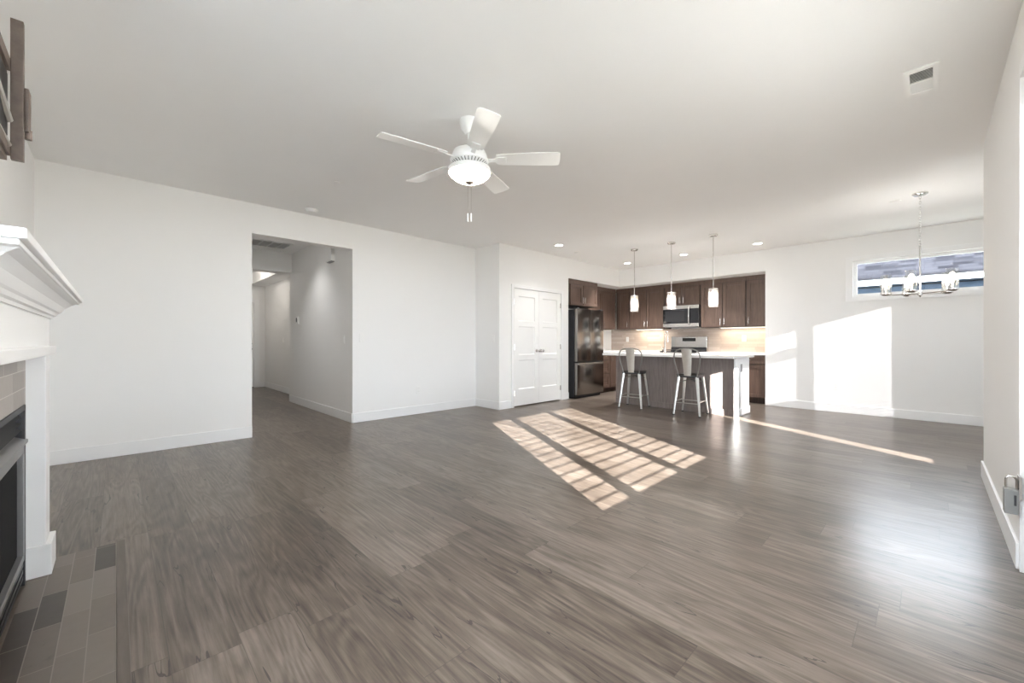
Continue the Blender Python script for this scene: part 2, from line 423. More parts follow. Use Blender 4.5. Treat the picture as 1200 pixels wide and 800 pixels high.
# closet double door and its casing
m = MB()
for b in [(4.77, DX0, 0, 2.09), (DX1, 6.15, 0, 2.09), (DX0, DX1, DZ - 0.005, 2.09)]: m.box(b[0], b[1], 4.912, 4.935, b[2], b[3], 0.003)
m.box(DX0 - 0.01, DX0 + 0.012, 4.93, 5.05, 0, DZ); m.box(DX1 - 0.012, DX1 + 0.01, 4.93, 5.05, 0, DZ)
struct(m.build('trim_1', 'white'), 'white casing around the closet doors')
def closet_leaf(n, x0, x1, hinge_x, knob_x):
    m = MB(); y0, y1 = 4.925, 4.96; st = 0.105
    zs = [(0.02, 0.30), (0.80, 0.89), (1.38, 1.47), (1.90, 2.025)]
    m.box(x0, x0 + st, y0, y1, 0.02, 2.025); m.box(x1 - st, x1, y0, y1, 0.02, 2.025)
    for a, b in zs: m.box(x0 + st, x1 - st, y0, y1, a, b)
    for (a, b) in [(0.30, 0.80), (0.89, 1.38), (1.47, 1.90)]:
        X0, X1 = x0 + st, x1 - st
        m.box(X0, X1, y0 + 0.012, y1, a, b)
        m.prism([(y0 + 0.001, b), (y0 + 0.012, b), (y0 + 0.012, b - 0.012)], X0, X1, 'x')
        m.prism([(y0 + 0.001, a), (y0 + 0.012, a), (y0 + 0.012, a + 0.012)], X0, X1, 'x')
    d = struct(m.build('door_%d' % n, 'white_satin'), ('left' if n == 1 else 'right') + ' leaf of the white three panel closet door')
    sgn = 1 if knob_x > hinge_x else -1
    k = MB(); k.cyl((knob_x, y0 - 0.008, 0.955), 0.028, 0.008, 20, 'y')
    k.lathe([(0.010, 0), (0.010, -0.028), (0.018, -0.032), (0.027, -0.045), (0.024, -0.058), (0.0, -0.062)], (knob_x, y0 - 0.008, 0.955), 18, 'y')
    k.build('door_knob', 'nickel', d, smooth=True)
    for z in (0.24, 1.02, 1.80):
        h = MB(); h.cyl((hinge_x, y0 - 0.004, z - 0.045), 0.008, 0.09, 10); h.box(hinge_x - 0.012, hinge_x + 0.012, y0 - 0.002, y0, z - 0.043, z + 0.043)
        h.build('hinge', 'nickel', d)
    return d
closet_leaf(1, DX0 + 0.014, 5.458, DX0 + 0.016, 5.405)
closet_leaf(2, 5.462, DX1 - 0.014, DX1 - 0.016, 5.515)

# front door at the end of the hall
m = MB(); m.box(2.40, 2.52, 11.478, 11.5, 0, 2.14, 0.003); m.box(1.40, 1.5, 11.478, 11.5, 0, 2.14, 0.003); m.box(1.5, 2.40, 11.478, 11.5, 2.06, 2.14, 0.003)
struct(m.build('trim_2', 'white'), 'white casing of the front door at the end of the hall')
m = MB(); m.box(1.5, 2.40, 11.52, 11.565, 0.015, 2.06)
for a, b in [(0.25, 0.95), (1.1, 1.85)]:
    for x0, x1 in [(1.62, 1.9), (2.0, 2.28)]: m.box(x0, x1, 11.512, 11.52, a, b, 0.004)
d3 = struct(m.build('door_3', 'white_satin'), 'white front door at the end of the hall')
k = MB(); k.cyl((2.34, 11.49, 1.07), 0.03, 0.03, 18, 'y'); k.build('deadbolt', 'black', d3, smooth=True)
k = MB(); k.lathe([(0.03, 0.03), (0.012, 0.02), (0.012, -0.01), (0.028, -0.03), (0.02, -0.05), (0, -0.052)], (2.34, 11.49, 0.94), 18, 'y'); k.build('door_knob', 'black', d3, smooth=True)
MB().box(1.5, 2.40, 11.5, 11.6, 0, 0.015).build('threshold', 'dark_metal', d3)

# far wall window with its casing
m = MB(); c = 0.085
for b in [(WY1, WY1 + c, WZ0 - 0.07, WZ1 + 0.07), (WY0 - c, WY0, WZ0 - 0.07, WZ1 + 0.07), (WY0, WY1, WZ1, WZ1 + 0.07), (WY0, WY1, WZ0 - 0.07, WZ0)]:
    m.box(XB - 0.024, XB, b[0], b[1], b[2], b[3], 0.003)
w1 = struct(m.build('window_1', 'white'), 'wide clerestory window in the dining wall with white casing')
m = MB(); f = 0.045
for b in [(WY0, WY0 + f, WZ0, WZ1), (WY1 - f, WY1, WZ0, WZ1), (WY0 + f, WY1 - f, WZ0, WZ0 + f), (WY0 + f, WY1 - f, WZ1 - f, WZ1)]:
    m.box(XB + 0.03, XB + 0.09, *b)
m.build('window_frame', 'plastic', w1)
MB().box(XB + 0.055, XB + 0.06, WY0 + f, WY1 - f, WZ0 + f, WZ1 - f).build('pane', 'pane', w1)

# unseen patio door in the right wall, added to cast the floor sun strips (three tall lights over kick panels, with blinds)
m = MB(); yy = (YR - 0.12, YR - 0.03)
lights = [(1.31, 1.69), (1.79, 2.49), (2.58, 3.13)]
m.box(SX0, SX1, *yy, 0, 0.555); m.box(SX0, SX1, *yy, 2.30, SZ1)
xs = [SX0] + [q for l in lights for q in l] + [SX1]
for a, b in zip(xs[::2], xs[1::2]): m.box(a, b, *yy, 0.555, 2.30)
d4 = struct(m.build('door_4', 'white_satin'), 'unseen white patio door with three tall lights, shaped for the floor sun strips')
def blind(parent, x0, x1, z0, z1, y, tilt, pitch=0.044, depth=0.05):
    b = MB()
    n = int((z1 - z0) / pitch)
    for i in range(n):
        z = z0 + pitch * (i + 0.5)
        rot = Matrix.Translation((0, y, z)) @ Matrix.Rotation(R(tilt), 4, 'X')
        b.box(x0, x1, -depth / 2, depth / 2, -0.0012, 0.0012, 0, rot)
    b.box(x0, x1, y - 0.025, y + 0.025, z1 - 0.03, z1)
    o = b.build('blind', 'slat', parent); return o
for a, b in lights:
    MB().box(a, b, YR - 0.095, YR - 0.09, 0.555, 2.30).build('pane', 'pane', d4)
    blind(d4, a + 0.004, b - 0.004, 0.57, 2.29, YR - 0.045, 0.0, 0.052, 0.024)
m = MB(); m.box(SX1, SX1 + 0.02, YR, YR + 0.004, 0, 2.47, 0.001); m.box(SX0 - 0.05, SX0, YR, YR + 0.014, 0, 2.47, 0.003); m.box(SX0, SX1, YR, YR + 0.004, SZ1, 2.47, 0.001)
struct(m.build('trim_3', 'white'), 'white casing of the patio door')

# dining side windows, unseen, added and sized to cast the sun patches
def side_window(n, w, rails=(), blinds=(), glass='tinted'):
    m = MB(); f = 0.02; y0, y1 = YD - 0.11, YD - 0.05
    m.box(w[0], w[0] + f, y0, y1, w[2], w[3]); m.box(w[1] - f, w[1], y0, y1, w[2], w[3])
    m.box(w[0] + f, w[1] - f, y0, y1, w[2], w[2] + f); m.box(w[0] + f, w[1] - f, y0, y1, w[3] - f, w[3])
    for a, b in rails: m.box(w[0] + f, w[1] - f, y0, y1, a, b)
    o = struct(m.build('window_%d' % n, 'plastic'), 'unseen white framed side window of the dining area, shaped for the sun patches')
    MB().box(w[0] + f, w[1] - f, YD - 0.085, YD - 0.08, w[2] + f, w[3] - f).build('pane', glass, o)
    for a, b in blinds: blind(o, w[0] + f + .003, w[1] - f - .003, a, b, YD - 0.02, -4.0)
side_window(2, W_A, glass='pane')
side_window(3, W_B, [(1.864, 2.03)], [(1.14, 1.87)])
side_window(4, W_C, [], [(0.68, 2.32)])

# unseen window added beside the fireplace for fill light near the camera
m = MB(); f = 0.05
for b in [(FW0, FW0 + f, FZ0, FZ1), (FW1 - f, FW1, FZ0, FZ1), (FW0 + f, FW1 - f, FZ0, FZ0 + f), (FW0 + f, FW1 - f, FZ1 - f, FZ1)]: m.box(-0.63, -0.57, *b)
w5 = struct(m.build('window_5', 'plastic'), 'unseen tall window added beside the fireplace for fill light')
MB().box(-0.602, -0.597, FW0 + f, FW1 - f, FZ0 + f, FZ1 - f).build('pane', 'pane', w5)

# outside
sbox('ground', 'turf', [(-30, 40, -40, 40, -0.35, -0.16)])
sbox('bounce_slab', 'concrete', [(-5.5, 3.0, -6.0, YR - 0.17, -0.16, -0.12)])  # unseen slab added outside the patio door, its tone sets the bounce light
sbox('sun_block_wing', 'wall', [(-1.75, -0.67, YR - 0.15, YR, -0.16, 2.9)])  # unseen wall added to keep direct sun out beside the fireplace
sbox('sun_cutoff_cover', 'fascia', [(-4, 2.2, -4.13, YR - 0.15, 2.5, 2.62), (2.2, 3.2, -2.4, YR - 0.15, 2.5, 2.62)])  # unseen roof added and shaped to end the sun strips on the floor
hs = thing('house', 'neighbouring house with grey shingle roof outside the dining window', 'house', (12.4, -1.0, -0.16))
MB().box(12.4, 18, -9, 5.5, -0.16, 2.34).build('house_wall', 'siding', hs)
MB().box(11.98, 12.02, -9.4, 5.9, 2.36, 2.50).build('fascia', 'fascia', hs)
MB().box(12.02, 12.4, -9.4, 5.9, 2.36, 2.40).build('soffit', 'siding', hs)
pr_ = MB().prism([(11.93, 2.485), (11.93, 2.515), (15.2, 4.16), (18.5, 2.515), (18.5, 2.485)], -9.5, 6.0, 'y')
rf = pr_.build('roof', 'shingle', hs)
fn = thing('fence', 'pale fence and post outside, low in the corner of the dining window', 'fence', (11.0, -2.0, -0.16))
m = MB()
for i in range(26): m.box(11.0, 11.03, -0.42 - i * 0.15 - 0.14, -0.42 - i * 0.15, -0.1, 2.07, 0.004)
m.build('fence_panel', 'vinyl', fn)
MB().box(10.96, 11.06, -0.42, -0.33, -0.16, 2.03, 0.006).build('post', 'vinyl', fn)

# ------------------------------------------------------------------ fireplace
FY = 2.30; TX = -0.305
fp = thing('fireplace_surround', 'white painted fireplace mantel with taupe tile around the firebox', 'fireplace', (XF, FY, 0))
m = MB()
for b in [(1.67, 2.93, 0.83, 1.09), (1.63, 1.67, 0.0, 1.09), (2.93, 2.97, 0.0, 1.09)]: m.box(XF + 0.001, TX, b[0], b[1], b[2], b[3])
m.build('tile_panel', 'fp_tile', fp)
for y0, y1, sd in ((2.96, 3.12, 1), (1.48, 1.64, -1)):
    l = MB().box(XF + 0.001, -0.242, y0, y1, 0, 1.07, 0.003).build('leg', 'white', fp)
    MB().box(XF + 0.001, -0.222, y0 - 0.012, y1 + 0.018, 0.0, 0.15, 0.004).build('plinth', 'white', l)
m = MB(); m.box(XF + 0.001, -0.245, 1.46, 3.14, 1.07, 1.25, 0.003); m.build('frieze', 'white', fp)
MB().box(XF + 0.001, -0.222, 1.44, 3.16, 1.055, 1.098, 0.006).build('bead_moulding', 'white', fp)
prof = [(-0.50, 1.236), (-0.236, 1.236), (-0.232, 1.246), (-0.222, 1.250), (-0.216, 1.262), (-0.208, 1.268), (-0.192, 1.292), (-0.170, 1.312), (-0.150, 1.322), (-0.150, 1.326), (-0.50, 1.326)]
# crown returns around both ends: nested outline per level
m = MB(); rings = []
for x, z in prof[1:-1]:
    e = x + 0.245
    rings.append([m.bm.verts.new(p) for p in ((XF + 0.001, 1.46 - e, z), (x, 1.46 - e, z), (x, 3.14 + e, z), (XF + 0.001, 3.14 + e, z))])
for a, b in zip(rings, rings[1:]):
    for i in range(3): m.bm.faces.new((a[i], a[i + 1], b[i + 1], b[i]))
m.bm.faces.new(rings[0]); m.bm.faces.new(rings[-1])
m.build('crown_moulding', 'white', fp)
m = MB(); m.box(XF + 0.001, -0.145, 1.325, 3.285, 1.322, 1.334, 0.002); m.box(XF + 0.001, -0.133, 1.31, 3.30, 1.334, 1.356, 0.003)
m.build('mantel_shelf', 'white', fp)

gf = thing('gas_fireplace', 'black gas fireplace insert with grey louvre trim under the mantel', 'fireplace insert', (XF, FY, 0))
m = MB()
m.box(XF + 0.001, TX - 0.10, 1.672, 2.928, 0.0, 0.828); m.box(TX - 0.10, TX + 0.004, 1.672, 1.70, 0.0, 0.828)
m.box(TX - 0.10, TX + 0.004, 2.90, 2.928, 0.0, 0.828); m.box(TX - 0.10, TX + 0.004, 1.672, 2.928, 0.805, 0.828)
m.build('insert_body', 'dark_metal', gf)
m = MB()
for i, z in enumerate((0.715, 0.745, 0.775)): m.prism([(TX - 0.055, z + 0.018), (TX - 0.05, z + 0.02), (TX - 0.004, z), (TX - 0.009, z - 0.002)], 1.70, 2.90)
m.build('louvre', 'dark_metal', gf)
m = MB(); m.prism([(TX - 0.06, 0.70), (TX + 0.012, 0.668), (TX + 0.012, 0.655), (TX - 0.06, 0.655)], 1.68, 2.92)
m.build('hood', 'pewter', gf)
m = MB(); y0, y1 = 1.70, 2.895
for b in [(y0, y0 + 0.03, 0.12, 0.655), (y1 - 0.03, y1, 0.12, 0.655), (y0, y1, 0.615, 0.655), (y0, y1, 0.12, 0.15)]: m.box(TX - 0.02, TX + 0.004, *b, 0.002)
m.build('glass_frame', 'pewter', gf)
MB().box(TX - 0.03, TX - 0.015, y0 + 0.03, y1 - 0.03, 0.15, 0.615).build('glass_screen', 'firescreen', gf)
m = MB()
for z in (0.03, 0.06, 0.09): m.box(TX - 0.04, TX, y0, y1, z, z + 0.018)
m.build('lower_louvre', 'black', gf)

ht = MB().box(-0.22, 0.0, 1.45, 3.152, 0.0003, 0.004).box(TX + 0.006, -0.22, 1.66, 2.945, 0.0003, 0.004).build('hearth', 'hearth', loc=(0, 0, 0))
tag(ht, 'taupe tile hearth set flush in the floor before the fireplace', 'hearth')
m = MB().box(0.001, 0.036, 1.43, 3.165, 0.0003, 0.007, 0.002); struct(m.build('trim_4', 'strip_wood'), 'wood transition strip along the hearth')

# tv mount on the fireplace wall
tv = thing('television_mount', 'weathered dark metal television wall mount high above the mantel', 'wall mount', (XF, 2.32, 2.17))
MB().box(XF, XF + 0.02, 2.08, 2.56, 1.98, 2.36, 0.004).build('wall_plate', 'black', tv)
for y in (2.645, 1.995): MB().box(-0.312, -0.276, y - 0.014, y + 0.014, 1.87, 2.45, 0.003).build('vertical_rail', 'rust', tv)
for z in (2.235, 1.885):
    m = MB(); m.box(-0.345, -0.312, 2.0, 2.65, z, z + 0.05, 0.003); m.box(-0.345, -0.322, 2.0, 2.65, z - 0.02, z, 0.002)
    m.build('cross_bar', 'rust', tv)
for z in (2.30, 2.02):
    m = MB(); m.tube([(XF + 0.01, 2.20, z - 0.02), (-0.42, 2.50, z - 0.02), (-0.335, 2.30, z - 0.02)], 0.022, 8)
    m.build('folding_arm', 'dark_metal', tv)
MB().box(-0.40, -0.345, 2.15, 2.60, 1.96, 2.24, 0.006).build('pivot_head', 'black', tv)
m = MB(); m.box(-0.276, -0.262, 2.64, 2.70, 2.00, 2.18, 0.004); m.cyl((-0.268, 2.67, 1.975), 0.012, 0.04, 12)
m.build('tilt_bracket', 'rust', tv)

MB().box(-0.340, -0.318, 2.25, 2.63, 1.96, 2.215, 0.003).build('inner_plate', 'black', tv)
m = MB(); m.tube([(-0.335, 2.28, 2.17), (-0.314, 2.61, 2.02)], 0.014, 8); m.build('tilt_arm', 'gunmetal', tv)
m = MB(); m.tube([(-0.335, 2.28, 1.97), (-0.314, 2.61, 1.92)], 0.010, 8); m.build('tilt_arm', 'gunmetal', tv)

# ------------------------------------------------------------------ kitchen cabinets
def shaker(m, face, a0, a1, n, z0, z1, st=0.055):
    """door drawn on a cabinet front: face 'x' looks to -X (a = Y), face 'y' looks to -Y (a = X); n = front plane."""
    def b(A0, A1, N0, N1, Z0, Z1, bev=0.0):
        if face == 'x': m.box(N0, N1, A0, A1, Z0, Z1, bev)
        else: m.box(A0, A1, N0, N1, Z0, Z1, bev)
    t = 0.02
    b(a0, a0 + st, n - t, n, z0, z1, 0.002); b(a1 - st, a1, n - t, n, z0, z1, 0.002)
    b(a0 + st, a1 - st, n - t, n, z0, z0 + st, 0.002); b(a0 + st, a1 - st, n - t, n, z1 - st, z1, 0.002)
    b(a0 + st, a1 - st, n - t + 0.013, n, z0 + st, z1 - st)
    b(a0 + st, a0 + st + .008, n - t + 0.007, n, z0 + st, z1 - st); b(a1 - st - .008, a1 - st, n - t + 0.007, n, z0 + st, z1 - st)
    b(a0 + st, a1 - st, n - t + 0.007, n, z0 + st, z0 + st + .008); b(a0 + st, a1 - st, n - t + 0.007, n, z1 - st - .008, z1 - st)
def pull(parent, face, a, n, z, horiz=False, L=0.12):
    m = MB(); t = 0.03
    P = (lambda A, N, Z: (N, A, Z)) if face == 'x' else (lambda A, N, Z: (A, N, Z))
    h = L / 2
    if horiz: e = [(a - h, z), (a + h, z)]; f = [(a - h * .75, z), (a + h * .75, z)]
    else: e = [(a, z - h), (a, z + h)]; f = [(a, z - h * .75), (a, z + h * .75)]
    m.tube([P(e[0][0], n - t, e[0][1]), P(e[1][0], n - t, e[1][1])], 0.0055, 8)
    for A, Z in f: m.tube([P(A, n, Z), P(A, n - t, Z)], 0.0045, 8)
    m.build('handle', 'nickel', parent, smooth=True)
def cabinet(name, label, face, a0, a1, n0, n1, z0, z1, fronts, toe=False, group=None, crown=None):
    """fronts: (kind, a0, a1, z0, z1, handle) ; n0 = front plane, n1 = back."""
    loc = ((n0 + n1) / 2, (a0 + a1) / 2, z0) if face == 'x' else ((a0 + a1) / 2, (n0 + n1) / 2, z0)
    t = thing(name, label, 'cabinet', loc, group)
    def B(m, A0, A1, N0, N1, Z0, Z1): m.box(N0, N1, A0, A1, Z0, Z1) if face == 'x' else m.box(A0, A1, N0, N1, Z0, Z1)
    m = MB(); zz = z0 + (0.1 if toe else 0)
    B(m, a0 + .001, a1 - .001, n0, n1, zz, z1)
    if toe: B(m, a0 + .001, a1 - .001, n0 + 0.07, n1, z0, zz)
    m.build('carcase', 'cab_dark', t)
    if crown:
        m = MB(); B(m, a0 + .001, a1 - .001, n0 - 0.012, n1, z1, crown); m.build('crown_trim', 'cab', t)
    for kind, A0, A1, Z0, Z1, hd in fronts:
        m = MB(); shaker(m, face, A0, A1, n0, Z0, Z1, 0.055 if (Z1 - Z0) > 0.25 else 0.04)
        d = m.build(kind, 'cab', t)
        if hd == 'l': pull(d, face, A0 + 0.028, n0 - 0.02, Z0 + 0.10)
        if hd == 'r': pull(d, face, A1 - 0.028, n0 - 0.02, Z0 + 0.10)
        if hd == 'L': pull(d, face, A0 + 0.028, n0 - 0.02, Z1 - 0.10)
        if hd == 'R': pull(d, face, A1 - 0.028, n0 - 0.02, Z1 - 0.10)
        if hd == 'c': pull(d, face, (A0 + A1) / 2, n0 - 0.02, (Z0 + Z1) / 2, True)
    return t
UZ0, UZ1, UX = 1.40, 2.28, 8.55
g = 'brown hanging cabinets'
cabinet('hanging_cabinet', 'brown corner hanging cabinet with one door, left of the lit backsplash', 'x', 4.87, 5.22, UX, 8.878, UZ0, UZ1, [('door', 4.885, 5.16, UZ0 + .012, UZ1 - .012, 'l')], group=g, crown=2.357)
cabinet('hanging_cabinet', 'brown two door hanging cabinet immediately left of the microwave', 'x', 4.03, 4.87, UX, 8.878, UZ0, UZ1, [('door', 4.455, 4.852, UZ0 + .012, UZ1 - .012, 'l'), ('door', 4.045, 4.44, UZ0 + .012, UZ1 - .012, 'r')], group=g, crown=2.357)
cabinet('hanging_cabinet', 'short brown two door cabinet right above the microwave', 'x', 3.27, 4.03, UX, 8.878, 1.875, UZ1, [('door', 3.66, 4.015, 1.887, UZ1 - .012, 'l'), ('door', 3.285, 3.64, 1.887, UZ1 - .012, 'r')], group=g, crown=2.357)
cabinet('hanging_cabinet', 'brown two door hanging cabinet immediately right of the microwave', 'x', 2.43, 3.27, UX, 8.878, UZ0, UZ1, [('door', 2.855, 3.252, UZ0 + .012, UZ1 - .012, 'l'), ('door', 2.445, 2.84, UZ0 + .012, UZ1 - .012, 'r')], group=g, crown=2.357)
cabinet('hanging_cabinet', 'brown one door hanging cabinet against the white wall end on the right', 'x', 2.032, 2.43, UX, 8.878, UZ0, UZ1, [('door', 2.047, 2.415, UZ0 + .012, UZ1 - .012, 'r')], group=g, crown=2.357)
cabinet('hanging_cabinet', 'brown two door hanging cabinet between the refrigerator and the kitchen corner', 'y', 7.36, 8.52, 5.23, 5.558, UZ0, UZ1, [('door', 7.375, 7.93, UZ0 + .012, UZ1 - .012, 'r'), ('door', 7.945, 8.48, UZ0 + .012, UZ1 - .012, 'l')], group=g, crown=2.357)
cabinet('hanging_cabinet', 'deep brown two door cabinet over the refrigerator', 'y', 6.335, 7.355, 4.965, 5.558, 1.84, 2.27, [('door', 6.42, 6.83, 1.852, 2.258, 'r'), ('door', 6.845, 7.34, 1.852, 2.258, 'l')], group=g, crown=2.357)
BX = 8.27; g = 'brown base cabinets'
def base_fronts(a0, a1, hd):
    return [('drawer', a0 + .015, a1 - .015, 0.715, 0.86, 'c'), ('door', a0 + .015, a1 - .015, 0.115, 0.70, hd)]
cabinet('base_cabinet', 'brown base cabinet at the white wall end, striped by sunlight', 'x', 2.035, 2.62, BX, 8.878, 0, 0.875, base_fronts(2.035, 2.62, 'R'), True, g)
cabinet('base_cabinet', 'brown base cabinet immediately right of the range', 'x', 2.62, 3.228, BX, 8.878, 0, 0.875, base_fronts(2.62, 3.228, 'L'), True, g)
cabinet('base_cabinet', 'brown base cabinet between the range and the kitchen corner', 'x', 3.992, 4.955, BX, 8.878, 0, 0.875, [('drawer', 4.01, 4.44, 0.715, 0.86, 'c'), ('door', 4.01, 4.44, 0.115, 0.70, 'R'), ('drawer', 4.46, 4.93, 0.715, 0.86, 'c'), ('door', 4.46, 4.93, 0.115, 0.70, 'L')], True, g)
cabinet('base_cabinet', 'brown base cabinet with three drawers next to the refrigerator', 'y', 7.38, 7.82, 4.955, 5.558, 0, 0.875, [('drawer', 7.395, 7.805, 0.715, 0.86, 'c'), ('drawer', 7.395, 7.805, 0.42, 0.70, 'c'), ('drawer', 7.395, 7.805, 0.115, 0.405, 'c')], True, g)
cabinet('base_cabinet', 'brown corner base cabinet with a single door beyond the drawers', 'y', 7.82, 8.268, 4.955, 5.558, 0, 0.875, [('door', 7.84, 8.21, 0.115, 0.86, 'L')], True, g)

def slab(name, boxes, label):
    m = MB()
    for b in boxes: m.box(*b)
    return tag(m.build(name, 'quartz', loc=(boxes[0][0], boxes[0][2], 0.875)), label, 'countertop')
slab('countertop', [(8.235, 8.878, 2.032, 3.226, 0.875, 0.91)], 'white quartz countertop right of the range')
slab('countertop', [(8.235, 8.878, 3.994, 5.558, 0.875, 0.91), (7.365, 8.235, 4.92, 5.558, 0.875, 0.91)], 'white quartz corner countertop between range and refrigerator')
sbox('backsplash', 'splash_y', [(8.868, 8.88, 2.031, 5.559, 0.911, UZ0)], 'beige strip tile backsplash')

# outlets and switches
def plate(label, cat, center, face, kind='switch', mat='plastic', name=None, w=0.072, h=0.117):
    """face: '-x' '-y' '+x' direction the plate looks to"""
    x, y, z = center
    t = thing(name or ('light_switch' if kind == 'switch' else 'wall_outlet'), label, cat, center)
    def b(m, a0, a1, d0, d1, z0, z1, bev=0.0):
        if face == '-x': m.box(x - d1, x - d0, y + a0, y + a1, z + z0, z + z1, bev)
        elif face == '+x': m.box(x + d0, x + d1, y + a0, y + a1, z + z0, z + z1, bev)
        else: m.box(x + a0, x + a1, y - d1, y - d0, z + z0, z + z1, bev)
    m = MB(); b(m, -w / 2, w / 2, 0, 0.007, -h / 2, h / 2, 0.003); m.build('cover_plate', mat, t)
    if kind == 'switch':
        m = MB(); b(m, -0.016, 0.016, 0.007, 0.0105, -0.033, 0.033, 0.0015); m.build('rocker', mat, t)
    else:
        for zz in (-0.021, 0.021):
            m = MB(); b(m, -0.016, 0.016, 0.007, 0.009, zz - 0.014, zz + 0.014, 0.001)
            so = m.build('socket', mat, t)
            m = MB(); b(m, -0.008, -0.006, 0.009, 0.0092, zz - 0.004, zz + 0.006); b(m, 0.006, 0.008, 0.009, 0.0092, zz - 0.004, zz + 0.006)
            m.build('slot', 'grout', so)
    return t
plate('white outlet on the beige backsplash left of the range', 'outlet', (8.868, 5.11, 1.17), '-x', 'outlet')
plate('white outlet on the beige backsplash right of the range', 'outlet', (8.868, 2.56, 1.18), '-x', 'outlet')
plate('white light switch in the upper sunlit strip of the dining wall', 'switch', (XB, 1.85, 1.18), '-x')
plate('white outlet low in the big sunlit patch of the dining wall', 'outlet', (XB, 1.05, 0.41), '-x', 'outlet')
plate('white light switch beside the hall opening on the long wall', 'switch', (2.46, YL, 1.17), '-y')
plate('white outlet low on the long blank wall between hall and closet', 'outlet', (3.36, YL, 0.37), '-y', 'outlet')
plate('white light switch on the narrow closet side wall', 'switch', (4.5, 5.08, 1.17), '-x')
plate('white light switch on the hall side wall', 'switch', (2.33, 5.84, 1.15), '-x')
plate('white light switch in the foyer beyond the hall', 'switch', (2.65, 10.0, 1.15), '-x')

# ------------------------------------------------------------------ island
IX0, IX1, IY0, IY1 = 6.62, 7.16, 2.02, 4.05
il = thing('kitchen_island', 'grey-brown panelled kitchen island with white end panel', 'island', ((IX0 + IX1) / 2, 3.03, 0))
SKx, SKy = (6.66, 7.02), (2.90, 3.62)
m = MB(); m.box(IX0, IX1, IY0, IY1, 0.0, 0.66)
for b in [(IX0, SKx[0] - .004, IY0, IY1), (SKx[1] + .004, IX1, IY0, IY1), (SKx[0] - .004, SKx[1] + .004, IY0, SKy[0] - .004), (SKx[0] - .004, SKx[1] + .004, SKy[1] + .004, IY1)]: m.box(b[0], b[1], b[2], b[3], 0.66, 0.874)
m.build('island_body', 'island', il)
for y in (IY0 + 0.001, 3.0, 4.0): MB().box(IX0 - 0.006, IX0, y, y + 0.05, 0.09, 0.874, 0.001).build('batten', 'island', il)
MB().box(IX0 - 0.012, IX0, IY0, IY1, 0.0, 0.09, 0.003).build('kick_board', 'island', il)
ep = MB().box(6.52, IX1 + 0.01, 1.998, IY0 - 0.001, 0.0, 0.874, 0.002).build('end_panel', 'white', il); ep['label'] = 'white end panel'
MB().box(6.512, IX1 + 0.02, 1.986, 1.998, 0.0, 0.11, 0.003).build('end_kick_board', 'white', il)
for a, b in [(2.06, 2.68), (2.70, 3.20), (3.22, 4.03)]:
    m = MB(); m.box(IX1, IX1 + 0.02, a, b, 0.11, 0.86, 0.002); d = m.build('door', 'island', il)
m = MB(); X0, X1, Y0, Y1 = 6.25, 7.22, 1.94, 4.10
for b in [(X0, SKx[0], Y0, Y1), (SKx[1], X1, Y0, Y1), (SKx[0], SKx[1], Y0, SKy[0]), (SKx[0], SKx[1], SKy[1], Y1)]: m.box(b[0], b[1], b[2], b[3], 0.875, 0.91)
tag(m.build('countertop', 'quartz', loc=(X0, Y0, 0.875)), 'long white quartz top of the island with overhang over the stools', 'countertop')
sk = thing('kitchen_sink', 'stainless steel sink set into the island top', 'sink', (6.84, 3.26, 0.664))
m = MB()
x0, x1, y0, y1 = SKx[0] - .002, SKx[1] + .002, SKy[0] - .002, SKy[1] + .002
for b in [(x0, x0 + .004, y0, y1), (x1 - .004, x1, y0, y1), (x0, x1, y0, y0 + .004), (x0, x1, y1 - .004, y1)]: m.box(b[0], b[1], b[2], b[3], .67, .874)
m.box(x0, x1, y0, y1, .664, .67)
m.build('basin', 'steel', sk)
MB().cyl((6.84, 3.26, 0.67), 0.04, 0.004, 20).build('drain', 'nickel', sk)
fc = thing('kitchen_faucet', 'tall brushed nickel gooseneck faucet on the island', 'faucet', (7.08, 3.33, 0.91))
m = MB(); fx, fy = 7.08, 3.33
MB().lathe([(0.028, 0.0), (0.028, 0.012), (0.019, 0.018), (0.019, 0.09), (0.016, 0.10)], (fx, fy, 0.911), 18).build('base', 'nickel', fc, smooth=True)
pts = [(fx, fy, 1.0), (fx, fy, 1.20)] + [(fx - 0.075 * (1 - math.cos(a)), fy - 0.060 * (1 - math.cos(a)), 1.20 + 0.10 * math.sin(a)) for a in [math.pi * k / 10 for k in range(1, 11)]]
pts += [(pts[-1][0], pts[-1][1], 1.185)]
MB().tube(pts, 0.0125, 12).build('spout', 'nickel', fc, smooth=True)
MB().tube([(pts[-1][0], pts[-1][1], 1.19), (pts[-1][0], pts[-1][1], 1.11)], [0.015, 0.019], 12).build('spray_head', 'nickel', fc, smooth=True)
MB().tube([(fx, fy, 0.975), (fx + 0.02, fy + 0.05, 0.985), (fx + 0.03, fy + 0.085, 1.03)], [0.010, 0.008, 0.006], 8).build('lever', 'nickel', fc, smooth=True)
plate('grey outlet on the white end of the island', 'outlet', (6.78, 1.998, 0.72), '-y', 'outlet', 'pewter')

